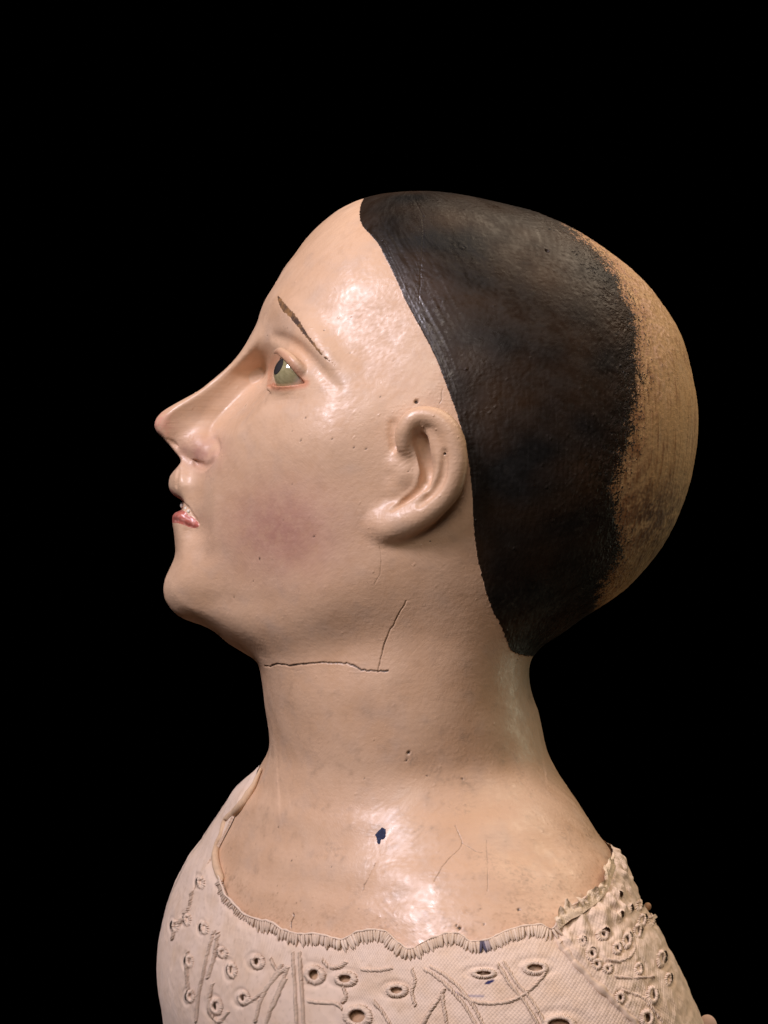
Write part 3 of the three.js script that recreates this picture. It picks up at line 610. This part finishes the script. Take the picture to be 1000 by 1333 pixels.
// eyelets: [px, py, half width, half height]
const eyelets = [[335, 1252, 5, 5], [302, 1263, 3.2, 6], [281, 1310, 4.4, 6.5], [317, 1299, 4.4, 5], [409, 1269, 7.5, 7], [449, 1274, 9, 5.5], [516, 1289, 8.5, 5], [465, 1323, 11.5, 9], [630, 1267, 10.5, 3.4], [697, 1260, 11, 5], [728, 1334, 15, 8], [266, 1208, 2.4, 4.6], [262, 1149, 2.2, 4.2], [290, 1240, 3, 3.6], [247, 1251, 2.2, 4.6], [248, 1297, 2.4, 4.6], [244, 1197, 2.2, 4.4], [228, 1205, 1.8, 4.4], [784, 1218, 4.4, 4], [815, 1225, 3.4, 6], [829, 1213, 3, 5.4], [834, 1199, 2.6, 4.6], [846, 1200, 2, 4.4], [848, 1296, 4, 7.5], [841, 1326, 5, 6.5], [859, 1249, 2.8, 6.5], [769, 1243, 4.2, 4.4], [802, 1236, 3, 4], [830, 1180, 2, 4], [803, 1196, 2.4, 3.4], [816, 1186, 2.2, 3.6], [790, 1262, 3, 3], [830, 1262, 2.6, 4.4], [868, 1276, 2, 5], [806, 1300, 3.4, 4], [756, 1228, 3, 3.4], [800, 1170, 2.4, 3], [776, 1256, 3.2, 3.4]].map(([x, y, a, b]) => ({ x, y, a, b, p: hit(x, y, LIFT) }));
const seam = spline([[722, 1222], [730, 1236], [742, 1250], [762, 1272], [788, 1297], [812, 1320], [832, 1342]], 6);
const clothShade = (X, Y, Z) => {                                // cotton colour: washed pink in front, mottled darker behind the seam
  const u = 500 + X * D / (D - Z), v = 666.5 - Y * D / (D - Z);
  const [sd, side] = segDist(u, v, seam), back = sstep(-4, 10, side > 0 ? -sd : sd) * (u > 700 ? 1 : 0);
  const n = fbm(X / 30, Y / 30, Z / 30, 3), m = N(X / 5, Y / 5, Z / 5), c = [0.73, 0.55, 0.415];
  mixTo(c, 0.74, 0.57, 0.45, clamp(n * 1.5)); mixTo(c, 0.65, 0.46, 0.31, clamp(-n * 1.4));
  mixTo(c, 0.50, 0.38, 0.26, back * clamp(n * 1.6 + m * 0.5));
  mixTo(c, 0.46, 0.31, 0.2, clamp(m * 0.6 - 0.12));
  return [c, back, u, v];
};
const lifts = (X, Y, Z, below, back) => lerp(2.2, LIFT, sstep(0, 16, below)) + 1.6 * fbm(X / 70, Y / 70, Z / 70, 2) + 0.5 * N(X / 9, Y / 9, Z / 9) + back * (2.4 * fbm(X / 16, Y / 16, Z / 16, 2) + 2) + back * sstep(60, 10, below) * sstep(0, 10, below) * (2.5 + 7 * N(X / 13, Y / 13, Z / 13));
{
  const th = [], lo = tA - 0.12, hi = tB + 0.12, n1 = 1250; for (let i = 0; i <= n1; i++) th.push(lerp(lo, hi, i / n1)); for (let i = 1; i < 70; i++) th.push(lerp(hi, lo + 2 * Math.PI, i / 70));
  const W = th.length, R = 250, P = [], Cc = [], U = [], cut = new Uint8Array(W * (R + 1)), I = [];
  let arc = 0;
  for (let i = 0; i < W; i++) {
    const t = th[i], wrap = t > Math.PI ? t - 2 * Math.PI : t, top = neckY(wrap), sn = Math.sin(t), cs = Math.cos(t); let r0 = 300;
    if (i) arc += (t - th[i - 1]) * 300 * S;
    for (let j = 0; j <= R; j++) {
      const Y = lerp(top, -790, j / R); let lo_ = j ? r0 - 16 : 20, hi_ = j ? r0 + 16 : 680;
      if (j && (body(AX + lo_ * sn, Y, AZ + lo_ * cs) > 0 || body(AX + hi_ * sn, Y, AZ + hi_ * cs) < 0)) { lo_ = 20; hi_ = 680; }
      for (let q = 0; q < 14; q++) { const m = (lo_ + hi_) / 2; if (body(AX + m * sn, Y, AZ + m * cs) < 0) lo_ = m; else hi_ = m; }
      r0 = (lo_ + hi_) / 2;
      let X = AX + r0 * sn, Z = AZ + r0 * cs; const [c, back, u, v] = clothShade(X, Y, Z), g = grad(X, Y, Z, 1.5); let l = lifts(X, Y, Z, top - Y, back);
      // stitched relief pressed round the holes
      let hole = 0;
      if (Z > -200) for (const e of eyelets) { const dx = (u - e.x) / e.a, dy = (v - e.y) / e.b; if (Math.abs(dx) < 4 && Math.abs(dy) < 4) { const q = Math.hypot(dx, dy); if (q < 1.1) hole = 1; l -= 1.2 * gauss(q - 2.2, 0.4); } }
      if (Z > 0) {
        const b1 = Math.hypot((u - 638) / 7, (v - 1279.5 + (u - 638) * 0.35) / 2.6); if (b1 < 1.1) mixTo(c, 0.02, 0.02, 0.09, sstep(1.1, 0.7, b1));
        const b2 = segDist(u, v, [[590, 1291], [606, 1297], [630, 1298]])[0]; if (b2 < 2.4) mixTo(c, 0.2, 0.18, 0.28, sstep(2.4, 0.4, b2) * 0.6);
      }
      cut[i * (R + 1) + j] = hole;
      P.push(...world(X + g[0] * l, Y + g[1] * l, Z + g[2] * l)); Cc.push(...c); U.push(arc, Y * S);
    }
  }
  for (let i = 0; i < W; i++) for (let j = 0; j < R; j++) {
    const i2 = (i + 1) % W, a = i * (R + 1) + j, b = i2 * (R + 1) + j, c = b + 1, d = a + 1;
    if (cut[a] + cut[b] + cut[c] + cut[d] >= 2) continue;
    I.push(a, d, b, b, d, c);
  }
  const g = new THREE.BufferGeometry(); g.setAttribute('position', new THREE.BufferAttribute(new Float32Array(P), 3)); g.setAttribute('color', new THREE.BufferAttribute(new Float32Array(Cc), 3)); g.setAttribute('uv', new THREE.BufferAttribute(new Float32Array(U), 2)); g.setIndex(new THREE.BufferAttribute(new Uint32Array(I), 1)); g.computeVertexNormals();
  part('cotton_cloth', g, M.cloth, dress);
}
log('cloth');
function at(x, y, lift) {                                        // a point lifted off the dress where the picture shows it
  const h = hit(x, y, LIFT), [c, back] = clothShade(...h), l = lifts(...h, 60, back) - LIFT, g = grad(...h, 1.5);
  return { p: h.map((q, i) => q + g[i] * (l + lift)), n: g, c };
}
function cord(pts, rad, tint, round = 7) {                       // a rounded thread through 3-D points; rad may be a list
  const curve = new THREE.CatmullRomCurve3(pts.map(p => new THREE.Vector3(...p))), n = Math.max(4, pts.length * 2), fr = curve.computeFrenetFrames(n), P = [], Cc = [], I = [], Uu = [];
  for (let i = 0; i <= n; i++) {
    const t = i / n, c = curve.getPoint(t), f = t * (pts.length - 1), k = Math.min(Math.floor(f), pts.length - 2), r0 = Array.isArray(rad) ? lerp(rad[k], rad[k + 1], f - k) : rad, r = (i === 0 || i === n) ? 0.02 : r0 * (i === 1 || i === n - 1 ? 0.8 : 1);
    for (let j = 0; j < round; j++) { const a = j / round * 6.2832, v = c.clone().addScaledVector(fr.normals[i], Math.cos(a) * r).addScaledVector(fr.binormals[i], Math.sin(a) * r); P.push(...world(v.x, v.y, v.z)); const q = 0.9 + 0.16 * N(v.x / 3, v.y / 3, v.z / 3); Cc.push(tint[0] * q, tint[1] * q, tint[2] * q); Uu.push(0, 0); }
  }
  for (let i = 0; i < n; i++) for (let j = 0; j < round; j++) { const a = i * round + j, b = i * round + (j + 1) % round; I.push(a, b, a + round, b, b + round, a + round); }
  const g = new THREE.BufferGeometry(); g.setAttribute('position', new THREE.BufferAttribute(new Float32Array(P), 3)); g.setAttribute('color', new THREE.BufferAttribute(new Float32Array(Cc), 3)); g.setAttribute('uv', new THREE.BufferAttribute(new Float32Array(Uu), 2)); g.setIndex(I); g.computeVertexNormals();
  return g;
}
const THREAD = [0.77, 0.60, 0.46];
// buttonhole stitches over the scalloped edge
{
  const geos = [], cum = [0]; for (let i = 1; i < edge.length; i++) cum.push(cum[i - 1] + Math.hypot(edge[i][0] - edge[i - 1][0], edge[i][1] - edge[i - 1][1]));
  const along = s => { let k = cum.findIndex(c => c > s); if (k < 1) k = 1; const t = (s - cum[k - 1]) / (cum[k] - cum[k - 1]); return [lerp(edge[k - 1][0], edge[k][0], t), lerp(edge[k - 1][1], edge[k][1], t)]; };
  for (let s = 166; s < cum[cum.length - 1] - 70;) {
    const a = along(s), b = along(s + 4), l = Math.hypot(b[0] - a[0], b[1] - a[1]) || 1; let nx = -(b[1] - a[1]) / l, ny = (b[0] - a[0]) / l;     // towards the cloth
    const ragged = a[0] > 722, soft = a[0] < 440;
    ny += 0.5; { const q = Math.hypot(nx, ny); nx /= q; ny /= q; }
    const L = (ragged ? 11 : a[0] < 330 ? 9 : 14.5) * (a[0] < 450 ? 0.6 + 0.6 * rnd() : 0.85 + 0.35 * rnd()), lean = (rnd() - 0.5) * (ragged ? 6 : 4), tx = -ny * lean, ty = nx * lean;
    const e0 = at(a[0] - nx * 2.5, a[1] - ny * 2.5, -1.5), e1 = at(a[0], a[1], 0.4), e2 = at(a[0] + nx * L * 0.5 + tx * 0.5, a[1] + ny * L * 0.5 + ty * 0.5, 0.9), e3 = at(a[0] + nx * L + tx, a[1] + ny * L + ty, 0.4);
    const c = THREAD.slice(), k = rnd(); mixTo(c, 0.54, 0.38, 0.24, k * 0.6); if (soft) mixTo(c, 0.56, 0.41, 0.31, 0.35);
    if (Math.abs(a[0] - 627) < 2.6) mixTo(c, 0.03, 0.03, 0.09, 0.9); else if (Math.abs(a[0] - 631) < 4) mixTo(c, 0.16, 0.15, 0.26, 0.5);
    geos.push(cord([e0.p, e1.p, e2.p, e3.p], [0.9, 1.9, 2.0, 1.3].map(r => r * (0.85 + 0.3 * rnd()) * (a[0] < 330 ? 0.75 : 1)), c));
    s += (ragged ? 4.6 : a[0] < 330 ? 2.8 : 3.0) * (0.75 + 0.6 * rnd());
  }
  const purl = []; for (let s = 160; s < cum[cum.length - 1] - 60; s += 5) { const a = along(s); purl.push(at(a[0] + (rnd() - 0.5) * 1.2, a[1] - 1.5 + (rnd() - 0.5) * 1.4, 0.6 + 0.8 * rnd()).p); }
  geos.push(cord(purl, purl.map(() => 1.2 + 0.9 * rnd()), [0.74, 0.56, 0.42], 6));
  part('scalloped_edging', mergeGeometries(geos), M.thread, dress, 'cream buttonhole stitches along the scalloped neckline').userData.kind = 'stuff';
  const far = []; for (let s = 0; s < 172; s += 6) { const p = along(s); if (hit(p[0] - 2, p[1] + 1, LIFT)[2] > -500) far.push(p); }
  part('rolled_hem', cord(far.map(p => at(p[0] + 0.5, p[1] + 1, -2.4 + 0.6 * N(p[0] / 9, p[1] / 9, 4)).p), far.map((p, i) => (5.4 + 1.4 * N(p[0] / 12, p[1] / 12, 7)) * Math.min(1, 0.3 + i * 0.1)), [0.62, 0.42, 0.26], 12), M.thread, dress, 'rolled cream hem over the far shoulder');
}
// eyelets: radial stitches round each hole
for (const e of eyelets) {
  const n = Math.max(12, Math.round((e.a + e.b) * 2.3)), geos = [], w = 2.2 + 0.34 * (e.a + e.b) * 0.5;
  for (let i = 0; i < n; i++) {
    const t = (i + 0.3 * (rnd() - 0.5)) / n * 6.2832, c = Math.cos(t), s = Math.sin(t), k = Math.min(e.a, e.b) / Math.max(e.a, e.b), wx_ = w * (e.a >= e.b ? 1 : 0.4 + 0.6 * k), wy_ = w * (e.b >= e.a ? 1 : 0.4 + 0.6 * k);
    const q = f => [e.x + c * (e.a * 0.92 + f * wx_), e.y + s * (e.b * 0.92 + f * wy_)], tint = THREAD.slice(); mixTo(tint, 0.74, 0.565, 0.43, 0.6 + 0.4 * rnd());
    const a = at(...q(0.12), -2.6), b = at(...q(0.25), 0.9), d = at(...q(0.8), 0.5), f = at(...q(1.5 + 0.4 * rnd()), -1);
    geos.push(cord([a.p, b.p, d.p, f.p], [0.8, 1.15, 1.25, 0.9].map(r => r * (0.75 + 0.5 * rnd()))  , tint, 6));
  }
  part('eyelet', mergeGeometries(geos), M.thread, dress);
}
// stitched stems and leaf outlines
const stems = [
  [[560, 1258], [574, 1266], [592, 1280], [612, 1303], [630, 1336]], [[655, 1252], [663, 1264], [671, 1278], [684, 1292], [696, 1308], [710, 1334]], [[366, 1256], [352, 1278], [340, 1300], [332, 1330]],
  [[420, 1250], [428, 1258], [440, 1258], [450, 1252]], [[486, 1304], [498, 1318], [508, 1334]], [[536, 1262], [540, 1276], [536, 1292], [540, 1308]],
  [[381, 1240], [382, 1262], [384, 1290], [386, 1338]], [[390, 1240], [391, 1268], [393, 1296], [395, 1338]], [[374, 1260], [366, 1280], [356, 1304], [345, 1336]], [[371, 1275], [360, 1300], [352, 1316]],
  [[374, 1258], [362, 1268], [350, 1282], [334, 1297], [320, 1306]], [[352, 1248], [356, 1256], [362, 1264], [372, 1262]],
  [[552, 1262], [566, 1270], [584, 1285], [604, 1308], [622, 1338]], [[578, 1288], [570, 1302], [560, 1316], [550, 1334]], [[576, 1296], [578, 1312], [582, 1336]],
  [[598, 1292], [612, 1302], [632, 1306], [656, 1305], [674, 1299], [690, 1288], [706, 1272], [712, 1258]], [[648, 1255], [656, 1268], [664, 1282], [677, 1296], [688, 1312], [702, 1336]],
  [[400, 1303], [416, 1305], [436, 1306], [446, 1314]], [[446, 1286], [450, 1296], [444, 1306]], [[278, 1212], [270, 1240], [264, 1268], [258, 1292], [255, 1330]], [[276, 1281], [272, 1300], [273, 1318], [284, 1330], [296, 1316]],
  [[284, 1215], [278, 1246], [270, 1274]], [[244, 1240], [243, 1262], [244, 1290]], [[236, 1196], [226, 1212], [224, 1224]], [[470, 1262], [492, 1263], [510, 1260]], [[250, 1160], [246, 1180], [238, 1190]],
  [[790, 1250], [806, 1252], [820, 1246], [826, 1234], [822, 1222]], [[800, 1272], [824, 1274], [850, 1272]], [[810, 1290], [836, 1300], [862, 1330]],
];
for (const [i, p] of stems.entries()) {
  const q = spline(p, 10), geos = []; let run = 0, next = 0;
  for (let k = 0; k + 1 < q.length; k++) {                       // satin stitches slanting across the stem
    const dx = q[k + 1][0] - q[k][0], dy = q[k + 1][1] - q[k][1], l = Math.hypot(dx, dy) || 1e-6, ux = dx / l, uy = dy / l;
    while (next < run + l) {
      const f = (next - run) / l, x = q[k][0] + dx * f + (rnd() - 0.5) * 0.9, y = q[k][1] + dy * f + (rnd() - 0.5) * 0.9, h = 2.9 * (0.8 + 0.4 * rnd()), sx = -uy * h + ux * h * 0.9, sy = ux * h + uy * h * 0.9;
      const a = at(x - sx, y - sy, -0.9), m = at(x, y, 0.35), b = at(x + sx, y + sy, -0.9), t = [0.74, 0.565, 0.43]; mixTo(t, 0.6, 0.44, 0.31, rnd() * 0.6);
      geos.push(cord([a.p, m.p, b.p], [0.7, 1.2, 0.7], t, 5));
      next += 2.3 * (0.8 + 0.4 * rnd());
    }
    run += l;
  }
  part('stitched_stem', mergeGeometries(geos), M.thread, dress);
}
// raised seam running down the back of the shoulder
{
  const q = seam.map(p => [p[0] + 4, p[1]]);
  part('shoulder_seam', cord(q.map(p => at(p[0] + 2.5 * N(p[0] / 9, p[1] / 9, 4), p[1], -1.8 + 1.5 * N(p[0] / 8, p[1] / 8, 9)).p), q.map((p, i) => (4.6 + 2.6 * N(p[0] / 10, p[1] / 10, 2)) * Math.min(1, 0.5 + i * 0.12)), [0.72, 0.53, 0.385], 14), M.thread, dress, 'peach piped seam down the back of the shoulder');
}
// torn frill standing up at the back of the neckline
{
  const line = spline([[726, 1204], [740, 1192], [752, 1186], [763, 1178], [776, 1168], [787, 1154], [793, 1138], [798, 1122]], 8), P = [], Cc = [], U = [], I = [], rows = 7;
  line.forEach((p, i) => { for (let j = 0; j <= rows; j++) {
    const t = j / rows, tall = 15 + 10 * N(p[0] / 7, p[1] / 7, 1) + 4 * N(p[0] / 2.5, p[1] / 2.5, 6), e = at(p[0] - t * tall * 0.5, p[1] + 9 - t * tall, 3.5 + t * (3 + 8 * N(i / 2.5, t * 2.5, 8))); P.push(...world(...e.p)); const c = [0.76, 0.59, 0.42]; mixTo(c, 0.6, 0.44, 0.28, clamp(0.4 + N(i / 3, j / 2, 5))); Cc.push(...c); U.push(i * 3 * S, j * 3 * S);
  } });
  for (let i = 0; i + 1 < line.length; i++) for (let j = 0; j < rows; j++) { const a = i * (rows + 1) + j, b = a + rows + 1; I.push(a, b, a + 1, b, b + 1, a + 1); }
  const g = new THREE.BufferGeometry(); g.setAttribute('position', new THREE.BufferAttribute(new Float32Array(P), 3)); g.setAttribute('color', new THREE.BufferAttribute(new Float32Array(Cc), 3)); g.setAttribute('uv', new THREE.BufferAttribute(new Float32Array(U), 2)); g.setIndex(I); g.computeVertexNormals();
  part('torn_frill', g, M.cloth, dress, 'crumpled torn trim standing up behind the shoulder');
}
{
  const g = new THREE.SphereGeometry(1, 16, 12); g.scale(4.5 * S, 5 * S, 4.5 * S); g.setAttribute('color', new THREE.BufferAttribute(new Float32Array(g.attributes.position.count * 3).map((_, i) => [0.36, 0.2, 0.1][i % 3]), 3));
  const h = hit(838, 1180, LIFT); part('thread_knot', g, M.thread, dress, 'tiny brown knot on the back edge').position.set(...world(h[0] + 5, h[1], h[2]));
}
{  // small rounded pale piece at the lower right, only its top in view
  const g = new THREE.SphereGeometry(1, 32, 24); g.scale(13 * S, 17 * S, 13 * S); g.setAttribute('color', new THREE.BufferAttribute(new Float32Array(g.attributes.position.count * 3).map((_, i) => [0.62, 0.42, 0.33][i % 3]), 3));
  part('pale_knob', g, M.thread, dress, 'rounded pale piece just showing behind the shoulder').position.set(...world(424, -676, -20));
}
log('done');
renderer.render(scene, camera);
